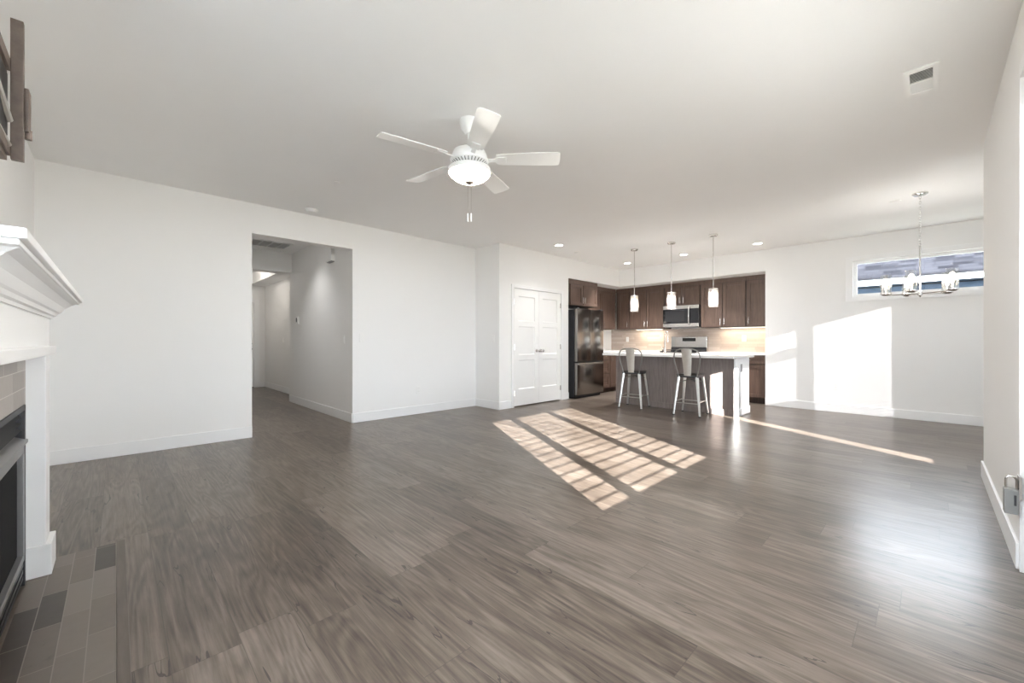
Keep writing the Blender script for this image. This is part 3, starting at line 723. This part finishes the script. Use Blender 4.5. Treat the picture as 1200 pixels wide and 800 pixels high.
# ------------------------------------------------------------------ appliances
rf = thing('refrigerator', 'dark stainless french door refrigerator in the wall recess', 'refrigerator', (6.88, 5.1, 0))
MB().box(6.425, 7.335, 4.87, 5.52, 0.03, 1.75, 0.004).build('cabinet_body', 'dark_metal', rf)
for x0, x1 in ((6.425, 6.877), (6.883, 7.335)):
    MB().box(x0, x1, 4.785, 4.866, 0.725, 1.765, 0.012).build('door', 'fridge', rf, smooth=True)
dr = MB().box(6.425, 7.335, 4.785, 4.866, 0.07, 0.70, 0.012).build('freezer_drawer', 'fridge', rf, smooth=True)
MB().box(6.45, 7.31, 4.792, 4.86, 0.702, 0.722).build('grip_strip', 'black', rf)
MB().box(6.45, 7.31, 4.772, 4.786, 0.66, 0.69, 0.005).build('drawer_handle', 'steel', dr)
for x in (6.475, 7.285): MB().box(x - 0.035, x + 0.035, 4.80, 4.90, 1.752, 1.785, 0.006).build('hinge_cover', 'dark_metal', rf)
m = MB(); m.box(6.44, 7.32, 4.86, 4.88, 0.0, 0.065); m.box(6.44, 7.32, 4.88, 5.5, 0.0, 0.03); m.build('toe_grille', 'black', rf)

mw = thing('microwave', 'stainless over the range microwave with black glass door', 'microwave', (8.66, 3.65, 1.425))
MB().box(8.48, 8.866, 3.275, 4.025, 1.425, 1.872, 0.004).build('housing', 'dark_metal', mw)
m = MB(); m.box(8.455, 8.478, 3.275, 4.025, 1.80, 1.872, 0.003); m.box(8.455, 8.478, 3.275, 4.025, 1.425, 1.495, 0.003); m.build('face_trim', 'steel', mw)
md = MB().box(8.455, 8.478, 3.47, 4.025, 1.497, 1.798, 0.002).build('door', 'black_glass', mw)
MB().box(8.452, 8.456, 3.56, 3.97, 1.54, 1.76).build('door_window', 'black', md)
MB().box(8.455, 8.478, 3.275, 3.465, 1.497, 1.798, 0.002).build('control_panel', 'black_glass', mw)
MB().tube([(8.455, 3.46, 1.45), (8.42, 3.46, 1.49), (8.408, 3.46, 1.65), (8.42, 3.46, 1.80), (8.455, 3.46, 1.85)], 0.012, 10).build('handle', 'steel', mw, smooth=True)

rg = thing('range', 'stainless gas range with black cooktop and raised back panel', 'range', (8.52, 3.61, 0))
MB().box(8.26, 8.86, 3.232, 3.988, 0.0, 0.905).build('range_body', 'dark_metal', rg)
bg = MB().box(8.775, 8.86, 3.232, 3.988, 0.905, 1.225, 0.008).build('back_panel', 'steel', rg)
MB().box(8.770, 8.776, 3.46, 3.74, 1.125, 1.195, 0.002).build('display', 'black_glass', bg)
MB().box(8.766, 8.778, 3.235, 3.985, 0.908, 1.0).build('lower_vent', 'black', bg)
MB().box(8.23, 8.77, 3.234, 3.986, 0.905, 0.918, 0.002).build('cooktop', 'black_glass', rg)
for yc in (3.36, 3.61, 3.86):
    m = MB()
    for q in (-0.1, 0, 0.1): m.box(8.28, 8.74, yc + q - 0.006, yc + q + 0.006, 0.935, 0.947)
    for q in (8.30, 8.51, 8.72): m.box(q - 0.006, q + 0.006, yc - 0.11, yc + 0.11, 0.935, 0.947)
    for q in (8.30, 8.72):
        for w in (-0.1, 0.1): m.box(q - 0.006, q + 0.006, yc + w - 0.006, yc + w + 0.006, 0.918, 0.94)
    m.build('grate', 'black', rg)
od = MB().box(8.225, 8.258, 3.24, 3.98, 0.22, 0.76, 0.006).build('oven_door', 'steel', rg)
MB().box(8.222, 8.226, 3.35, 3.87, 0.34, 0.62).build('oven_window', 'black_glass', od)
MB().tube([(8.225, 3.30, 0.71), (8.18, 3.30, 0.71), (8.18, 3.92, 0.71), (8.225, 3.92, 0.71)], 0.011, 8).build('handle', 'steel', od)
MB().box(8.225, 8.258, 3.24, 3.98, 0.04, 0.205, 0.006).build('drawer', 'steel', rg)
MB().box(8.225, 8.258, 3.24, 3.98, 0.775, 0.90, 0.006).build('control_panel', 'steel', rg)
for i in range(5): MB().cyl((8.19, 3.34 + i * 0.135, 0.84), 0.022, 0.036, 16, 'x').build('knob', 'black', rg)

# under cabinet lamps
def under_lamp(y0, y1, label):
    t = thing('cabinet_light', label, 'light', (8.72, (y0 + y1) / 2, UZ0 - 0.02), 'under cabinet lights')
    MB().box(8.68, 8.76, y0, y1, UZ0 - 0.012, UZ0 - 0.001, 0.002).build('housing', 'plastic', t)
    MB().box(8.69, 8.75, y0 + 0.02, y1 - 0.02, UZ0 - 0.017, UZ0 - 0.012).build('diffuser', 'strip_lamp', t)
    d = bpy.data.lights.new('strip', 'AREA'); d.shape = 'RECTANGLE'; d.size = 0.05; d.size_y = y1 - y0; d.energy = 2.2; d.color = (1, 0.86, 0.66)
    o = bpy.data.objects.new('strip_glow', d); C.objects.link(o); o.parent = t; o.location = (0, 0, -0.004)
under_lamp(4.15, 4.80, 'warm light strip under the cabinet left of the microwave')
under_lamp(2.15, 2.95, 'warm light strip under the cabinets right of the microwave')

# ------------------------------------------------------------------ bar stools
def tapered(m, p0, p1, w0, w1):
    p0, p1 = Vector(p0), Vector(p1)
    d = (p1 - p0).normalized(); c = Vector((-p0.x, -p0.y, 0)).normalized()
    u = d.cross(c).normalized(); w = u.cross(d)
    vs = []
    for p, s in ((p0, w0), (p1, w1)):
        for a, b in ((-1, 0), (-0.55, 0.75), (0.55, 0.75), (1, 0), (0.62, -0.45), (-0.62, -0.45)): vs.append(tuple(p + u * a * s + w * -b * s))
    fs = [(i, (i + 1) % 6, 6 + (i + 1) % 6, 6 + i) for i in range(6)] + [(5, 4, 3, 2, 1, 0), (6, 7, 8, 9, 10, 11)]
    m.poly(vs, fs)
def make_stool(label):
    t = thing('bar_stool', label, 'stool', (0, 0, 0), 'metal stools at the island')
    ft = {(sx, sy): (sx * 0.205, sy * 0.19, 0.0) for sx in (-1, 1) for sy in (-1, 1)}
    tp = {k: (k[0] * 0.135, k[1] * 0.13, 0.585) for k in ft}
    for k in ft:
        m = MB(); tapered(m, tp[k], ft[k], 0.027, 0.016); l = m.build('leg', 'galv', t)
        m = MB(); f = ft[k]; m.cyl((f[0], f[1], 0.0), 0.017, 0.014, 12); m.build('foot_cap', 'black', l)
    def at(k, z): 
        a, b = Vector(tp[k]), Vector(ft[k]); return tuple(a.lerp(b, (0.585 - z) / 0.585))
    for k0, k1, z in (((-1, -1), (-1, 1), 0.19), ((1, -1), (1, 1), 0.19), ((-1, -1), (1, -1), 0.21), ((-1, 1), (1, 1), 0.21)):
        m = MB(); m.tube([at(k0, z), at(k1, z)], 0.008, 8); m.build('stretcher', 'gunmetal', t)
    m = MB()
    for k0, k1 in (((-1, -1), (1, 1)), ((-1, 1), (1, -1))): 
        a, b = Vector(at(k0, 0.50)), Vector(at(k1, 0.50)); c = (a + b) / 2 + Vector((0, 0, 0.04)); m.tube([a, c, b], 0.008, 8)
    m.build('cross_brace', 'hoop', t)
    m = MB(); m.box(-0.155, 0.155, -0.155, 0.155, 0.572, 0.606, 0.014); m.build('seat_pan', 'dark_metal', t, smooth=True)
    m = MB(); m.box(-0.158, 0.162, -0.16, 0.16, 0.607, 0.624, 0.007); m.build('seat', 'seat_dark', t, smooth=True)
    hoop = []
    half = [(0.135, 0.595), (0.148, 0.66), (0.170, 0.74), (0.187, 0.82), (0.190, 0.89), (0.178, 0.945), (0.145, 0.985), (0.09, 1.004), (0.04, 1.01)]
    ptsh = [(-0.150 - (z - 0.6) * 0.14, -y, z) for y, z in half] + [(-0.150 - 0.41 * 0.14, 0, 1.011)] + [(-0.150 - (z - 0.6) * 0.14, y, z) for y, z in half[::-1]]
    m = MB(); m.tube(ptsh, 0.010, 10); m.build('back_hoop', 'hoop', t, smooth=True)
    m = MB(); rows = []
    for z, w in ((0.60, 0.052), (0.72, 0.058), (0.86, 0.068), (1.006, 0.076)):
        x = -0.150 - (z - 0.6) * 0.14
        rows.append([(x - 0.004 - 0.010 * (1 - q * q), q * w, z) for q in (-1, -0.5, 0, 0.5, 1)])
    vs, fs = [], []
    for k, off in enumerate((0, 0.005)):
        for r_ in rows: vs += [(p[0] + off, p[1], p[2]) for p in r_]
    n = 20
    for r_ in range(3):
        for c_ in range(4):
            a = r_ * 5 + c_; fs.append((a, a + 1, a + 6, a + 5)); fs.append((n + a, n + a + 5, n + a + 6, n + a + 1))
    for r_ in range(3):
        for c_ in (0, 4): a = r_ * 5 + c_; fs.append((a, a + 5, n + a + 5, n + a))
    for c_ in range(4):
        for r_ in (0, 3): a = r_ * 5 + c_; fs.append((a, a + 1, n + a + 1, n + a))
    m.poly(vs, fs); m.build('back_splat', 'gunmetal', t, smooth=True)
    return t
s0 = make_stool('galvanised metal bar stool on the left, nearer the refrigerator')
s1 = copy_tree(s0, loc=(6.345, 2.575, 0), rz=R(5)); s1['label'] = 'galvanised metal bar stool on the right, beside the sunlit island panel'
s0.location = (6.345, 3.53, 0); s0.rotation_euler = (0, 0, R(10))

# ------------------------------------------------------------------ lamps
def point(parent, loc, energy, col=(1, 0.86, 0.68), rad=0.03):
    d = bpy.data.lights.new('lamp', 'POINT'); d.energy = energy; d.color = col; d.shadow_soft_size = rad
    o = bpy.data.objects.new('bulb_glow', d); C.objects.link(o); o.parent = parent; o.location = loc
def bulb(m, c, r=0.028, h=0.10):
    m.lathe([(0.012, 0), (0.013, h * .2), (r * .8, h * .45), (r, h * .65), (r * .75, h * .88), (0.0, h)], c, 14)
def pendant(x, y, label):
    t = thing('pendant_light', label, 'pendant light', (x, y, H), 'pendants over the island')
    MB().lathe([(0.062, 0), (0.062, -0.014), (0.05, -0.024), (0.0, -0.026)], (x, y, H), 24).build('canopy', 'nickel', t, smooth=True)
    MB().cyl((x, y, 1.955), 0.006, H - 1.955 - 0.02, 10).build('rod', 'nickel', t, smooth=True)
    MB().lathe([(0.008, 0.03), (0.012, 0.012), (0.06, 0.008), (0.069, 0.0), (0.069, -0.004), (0.018, -0.006), (0.016, -0.055), (0.0, -0.055)], (x, y, 1.917), 20).build('socket', 'nickel', t, smooth=True)
    m = MB(); m.lathe([(0.070, 1.645), (0.070, 1.912), (0.064, 1.912), (0.064, 1.645)], (x, y, 0), 32, closed=True); m.build('glass_shade', 'crackle', t, smooth=True)
    m = MB(); bulb(m, (x, y, 1.86), 0.026, -0.10); m.build('bulb', 'lamp_warm', t, smooth=True)
    point(t, (0, 0, -0.96), 12.0, (1, 0.97, 0.93))
pendant(6.53, 3.63, 'glass cylinder pendant furthest left, nearest the refrigerator')
pendant(6.52, 2.96, 'glass cylinder pendant between the other two, in front of the microwave')
pendant(6.50, 2.30, 'glass cylinder pendant furthest right, over the white island end')

cx, cy = 6.30, 0.08
ch = thing('chandelier', 'polished nickel chandelier with five glass cylinders before the window', 'chandelier', (cx, cy, H))
MB().lathe([(0.065, 0), (0.065, -0.012), (0.05, -0.024), (0.012, -0.03), (0.0, -0.03)], (cx, cy, H), 24).build('canopy', 'nickel', ch, smooth=True)
m = MB(); z = 2.708; i = 0
while z > 2.15:
    a = i % 2; pts = []
    for k in range(14):
        q = 2 * math.pi * k / 14; u, w = 0.008 * math.cos(q), 0.018 * math.sin(q)
        pts.append((cx + (u if a else 0), cy + (0 if a else u), z - 0.014 + w))
    m.tube(pts, 0.0022, 6, closed=True); z -= 0.029; i += 1
m.build('chain', 'nickel', ch, smooth=True)
MB().lathe([(0.0, 2.155), (0.008, 2.15), (0.008, 1.67), (0.02, 1.665), (0.02, 1.625), (0.008, 1.615), (0.0, 1.60)], (cx, cy, 0), 16).build('stem', 'nickel', ch, smooth=True)
for k in range(5):
    a = R(23 + 72 * k); ex, ey = cx + 0.275 * math.cos(a), cy + 0.275 * math.sin(a)
    ar = MB().tube([(cx, cy, 1.645), (ex, ey, 1.645)], 0.007, 8).build('arm', 'nickel', ch, smooth=True)
    MB().lathe([(0.0, 1.636), (0.03, 1.638), (0.05, 1.655), (0.05, 1.661), (0.014, 1.663), (0.012, 1.735), (0.0, 1.736)], (ex, ey, 0), 18).build('holder', 'nickel', ar, smooth=True)
    MB().lathe([(0.048, 1.662), (0.048, 1.872), (0.0455, 1.872), (0.0455, 1.662)], (ex, ey, 0), 24, closed=True).build('glass_cylinder', 'clear', ar, smooth=True)
    m = MB(); bulb(m, (ex, ey, 1.736), 0.023, 0.10); m.build('bulb', 'lamp_warm', ar, smooth=True)
    point(ar, (ex - cx, ey - cy, 1.80 - H), 4.5, (1, 0.98, 0.95))

def can_light(x, y, label, lit=True, energy=32.0):
    t = thing('ceiling_light', label, 'ceiling light', (x, y, H), 'recessed ceiling lights')
    MB().lathe([(0.085, 0), (0.085, -0.006), (0.065, -0.010), (0.062, -0.004)], (x, y, H), 28).build('trim_ring', 'white_satin', t, smooth=True)
    MB().cyl((x, y, H - 0.006), 0.060, 0.004, 24).build('diffuser', 'lamp_white' if lit else 'plastic', t)
    if lit:
        d = bpy.data.lights.new('can', 'SPOT'); d.energy = energy * 6; d.spot_size = R(110); d.spot_blend = 0.8; d.shadow_soft_size = 0.06; d.color = (1, 0.99, 0.98)
        o = bpy.data.objects.new('can_glow', d); C.objects.link(o); o.parent = t; o.location = (0, 0, -0.02)
can_light(5.33, 4.35, 'lit recessed ceiling light in front of the closet doors', True, 3.0)
can_light(7.56, 4.36, 'lit recessed ceiling light by the leftmost pendant')
can_light(7.57, 3.20, 'recessed ceiling light just left of the middle pendant rod')
can_light(7.59, 1.99, 'lit recessed ceiling light nearest the dining wall', True, 1.5)
d = bpy.data.lights.new('foyer', 'POINT'); d.energy = 5; d.shadow_soft_size = 0.1; d.color = (1, 0.94, 0.87)
t = thing('foyer_light', 'flush ceiling light in the recess of the foyer ceiling', 'ceiling light', (1.85, 10.0, 2.74))
MB().lathe([(0.15, 0), (0.15, -0.02), (0.13, -0.06), (0.0, -0.08)], (1.85, 10.0, 2.74), 24).build('shade', 'fan_glass', t, smooth=True)
o = bpy.data.objects.new('bulb_glow', d); C.objects.link(o); o.parent = t; o.location = (0, 0, -0.2)
can_light(1.80, 6.75, 'recessed ceiling light inside the hall', True, 3.5)

# ceiling fan
fx, fy = 1.86, 2.36
fan = thing('ceiling_fan', 'white five blade ceiling fan with a lit bowl lamp', 'ceiling fan', (fx, fy, H))
MB().lathe([(0.072, 0), (0.072, -0.02), (0.062, -0.06), (0.03, -0.10), (0.0, -0.102)], (fx, fy, H), 28).build('canopy', 'white_satin', fan, smooth=True)
MB().cyl((fx, fy, 2.50), 0.013, 0.15, 14).build('downrod', 'white_satin', fan, smooth=True)
MB().lathe([(0.0, 2.555), (0.03, 2.55), (0.07, 2.535), (0.115, 2.51), (0.128, 2.48), (0.125, 2.455), (0.0, 2.452)], (fx, fy, 0), 32).build('motor_housing', 'white_satin', fan, smooth=True)
MB().lathe([(0.125, 2.455), (0.14, 2.448), (0.135, 2.432), (0.09, 2.405), (0.0, 2.403)], (fx, fy, 0), 32).build('vent_ring', 'white_satin', fan, smooth=True)
m = MB()
for k in range(30):
    a = 2 * math.pi * k / 30
    rot = Matrix.Translation((fx, fy, 2.4185)) @ Matrix.Rotation(a, 4, 'Z') @ Matrix.Translation((0.111, 0, 0)) @ Matrix.Rotation(R(-31), 4, 'Y')
    m.box(-0.018, 0.018, -0.0028, 0.0028, -0.002, 0.002, 0, rot)
m.build('vent_slots', 'grout', fan)
MB().lathe([(0.0, 2.405), (0.06, 2.404), (0.075, 2.39), (0.15, 2.388), (0.154, 2.384), (0.154, 2.352), (0.151, 2.352), (0.150, 2.378), (0.0, 2.378)], (fx, fy, 0), 28).build('lamp_fitter', 'white_satin', fan, smooth=True)  # deep rim added to keep lamp light off the blades
MB().lathe([(0.1500, 2.370), (0.1495, 2.358), (0.142, 2.338), (0.112, 2.312), (0.07, 2.293), (0.0, 2.285)], (fx, fy, 0), 32).build('lamp_bowl', 'fan_glass', fan, smooth=True)
MB().lathe([(0.032, 2.292), (0.032, 2.284), (0.018, 2.274), (0.0, 2.270)], (fx, fy, 0), 16).build('finial', 'nickel', fan, smooth=True)
for k, a in enumerate((26, 98, 170, 242, 314)):
    rot = Matrix.Translation((fx, fy, 2.452)) @ Matrix.Rotation(R(a), 4, 'Z')
    tilt = rot @ Matrix.Rotation(R(-12), 4, 'X')
    m = MB(); out = [(0.20, -0.052), (0.24, -0.060), (0.50, -0.070), (0.645, -0.072), (0.658, -0.062), (0.662, 0), (0.658, 0.062), (0.645, 0.072), (0.50, 0.070), (0.24, 0.060), (0.20, 0.052)]
    n = len(out); vs = [tuple(tilt @ Vector((x, y, zz))) for zz in (-0.003, 0.003) for x, y in out]
    m.poly(vs, [tuple(range(n))[::-1], tuple(range(n, 2 * n))] + [(i, (i + 1) % n, n + (i + 1) % n, n + i) for i in range(n)])
    bl = m.build('blade', 'white_satin', fan)
    m = MB(); m.box(0.11, 0.20, -0.016, 0.016, -0.010, -0.003, 0.002, tilt); m.box(0.19, 0.27, -0.032, 0.032, -0.008, -0.003, 0.002, tilt)
    ir = m.build('blade_iron', 'white_satin', bl)
for dx in (-0.012, 0.012):
    m = MB(); m.tube([(fx + dx * .7, fy - dx * .7, 2.29), (fx + dx * .7, fy - dx * .7, 2.055)], 0.0012, 6); pc = m.build('pull_chain', 'nickel', fan)
    m = MB(); m.lathe([(0.003, 2.06), (0.0055, 2.05), (0.0055, 2.0), (0.0, 1.995)], (fx + dx * .7, fy - dx * .7, 0), 10); m.build('pull_knob', 'white_satin', pc, smooth=True)

point(fan, (0, 0, 2.335 - H), 105.0, (1, 0.98, 0.95), 0.03)

# small ceiling items
sd = thing('smoke_detector', 'white round smoke detector on the ceiling near the hall opening', 'smoke detector', (1.72, 5.30, H))
MB().lathe([(0.07, 0), (0.07, -0.012), (0.064, -0.018)], (1.72, 5.30, H), 28).build('base', 'plastic', sd, smooth=True)
MB().lathe([(0.060, -0.018), (0.058, -0.034), (0.045, -0.042), (0.0, -0.043)], (1.72, 5.30, H), 28).build('cap', 'plastic', sd, smooth=True)
def disc(x, y, label, r=0.05):
    m = MB(); m.lathe([(r, 0), (r, -0.004), (r * .8, -0.009), (0, -0.010)], (x, y, H), 24)
    return tag(m.build('cover_disc', 'plastic', loc=(x, y, H), smooth=True), label, 'ceiling cover')
disc(1.62, 4.22, 'small white ceiling disc between fan and hall opening', 0.035)
disc(6.46, 0.29, 'white ceiling disc beside the chandelier canopy', 0.055)
disc(6.03, 4.50, 'white ceiling disc behind the closet ceiling light', 0.05)

vt = thing('ceiling_vent', 'white ceiling air register with two slatted halves near the right wall', 'air vent', (3.58, 0.04, H))
m = MB(); vx0, vx1, vy0, vy1 = 3.40, 3.76, -0.035, 0.115
for b in [(vx0, vx1, vy0, vy0 + 0.025), (vx0, vx1, vy1 - 0.025, vy1), (vx0, vx0 + 0.04, vy0 + .025, vy1 - .025), (vx1 - 0.04, vx1, vy0 + .025, vy1 - .025), (3.575, 3.585, vy0 + .025, vy1 - .025)]: m.box(b[0], b[1], b[2], b[3], H - 0.008, H - 0.0005)
m.build('register_frame', 'white_satin', vt)
MB().box(vx0 + 0.035, vx1 - 0.035, vy0 + 0.02, vy1 - 0.02, H - 0.0012, H - 0.0004).build('duct_shade_sheet', 'grout', vt)  # dark sheet standing for the shade inside the duct
for s, xa in ((-1, 3.445), (1, 3.595)):
    m = MB()
    for k in range(9):
        rot = Matrix.Translation((xa + k * 0.015, 0.04, H - 0.005)) @ Matrix.Rotation(R(35 * s), 4, 'Y')
        m.box(-0.0075, 0.0075, -0.05, 0.05, -0.0006, 0.0006, 0, rot)
    m.build('slats', 'white_satin', vt)

gr = thing('return_grille', 'white return air grille on the hall ceiling', 'air vent', (1.75, 7.65, H))
m = MB(); gx0, gx1, gy0, gy1 = 1.40, 2.12, 7.40, 7.90
for b in [(gx0, gx1, gy0, gy0 + 0.03), (gx0, gx1, gy1 - 0.03, gy1), (gx0, gx0 + 0.03, gy0 + .03, gy1 - .03), (gx1 - 0.03, gx1, gy0 + .03, gy1 - .03)]: m.box(b[0], b[1], b[2], b[3], H - 0.01, H - 0.0005)
for k in range(1, 5): m.box(gx0 + 0.144 * k - 0.008, gx0 + 0.144 * k + 0.008, gy0 + .03, gy1 - .03, H - 0.009, H - 0.001)
m.build('grille_frame', 'white_satin', gr)
MB().box(gx0 + 0.02, gx1 - 0.02, gy0 + 0.02, gy1 - 0.02, H - 0.0012, H - 0.0004).build('duct_shade_sheet', 'grout', gr)  # dark sheet drawn as shade behind the grille slats
m = MB()
for k in range(17):
    rot = Matrix.Translation((0, gy0 + 0.04 + k * 0.0265, H - 0.006)) @ Matrix.Rotation(R(35), 4, 'X')
    m.box(gx0 + 0.03, gx1 - 0.03, -0.008, 0.008, -0.0006, 0.0006, 0, rot)
m.build('slats', 'white_satin', gr)

# hall wall items
dc = thing('door_chime', 'white door chime box high on the hall side wall', 'door chime', (2.33, 6.28, 2.41))
MB().box(2.27, 2.33, 6.17, 6.39, 2.32, 2.52, 0.008).build('chime_cover', 'plastic', dc)
MB().box(2.285, 2.33, 6.19, 6.37, 2.305, 2.32).build('speaker_slot', 'pewter', dc)
th = thing('thermostat', 'white thermostat with dark screen on the hall side wall', 'thermostat', (2.33, 7.88, 1.49))
MB().box(2.305, 2.33, 7.80, 7.93, 1.43, 1.56, 0.004).build('thermostat_body', 'plastic', th)
MB().box(2.3035, 2.3055, 7.855, 7.915, 1.465, 1.54).build('screen', 'black_glass', th)

# lock box on the patio door casing
lb = thing('lock_box', 'grey lock box with curved shackle low on the patio door casing', 'lock box', (3.128, -0.296, 0.285))
MB().box(3.10, 3.155, -0.296, -0.250, 0.285, 0.405, 0.005).build('lock_body', 'lock_grey', lb)
pts = [(3.128, -0.257, 0.40), (3.128, -0.257, 0.44)] + [(3.128, -0.274 + 0.017 * math.cos(a), 0.445 + 0.02 * math.sin(a)) for a in [math.pi * k / 8 for k in range(0, 9)]] + [(3.128, -0.291, 0.40)]
MB().tube(pts, 0.0045, 8).build('shackle', 'nickel', lb, smooth=True)
MB().box(3.105, 3.16, -0.306, -0.2955, 0.36, 0.47, 0.001).build('hasp', 'nickel', lb)
MB().box(3.0965, 3.1005, -0.288, -0.28, 0.33, 0.38).build('dial', 'dark_metal', lb)
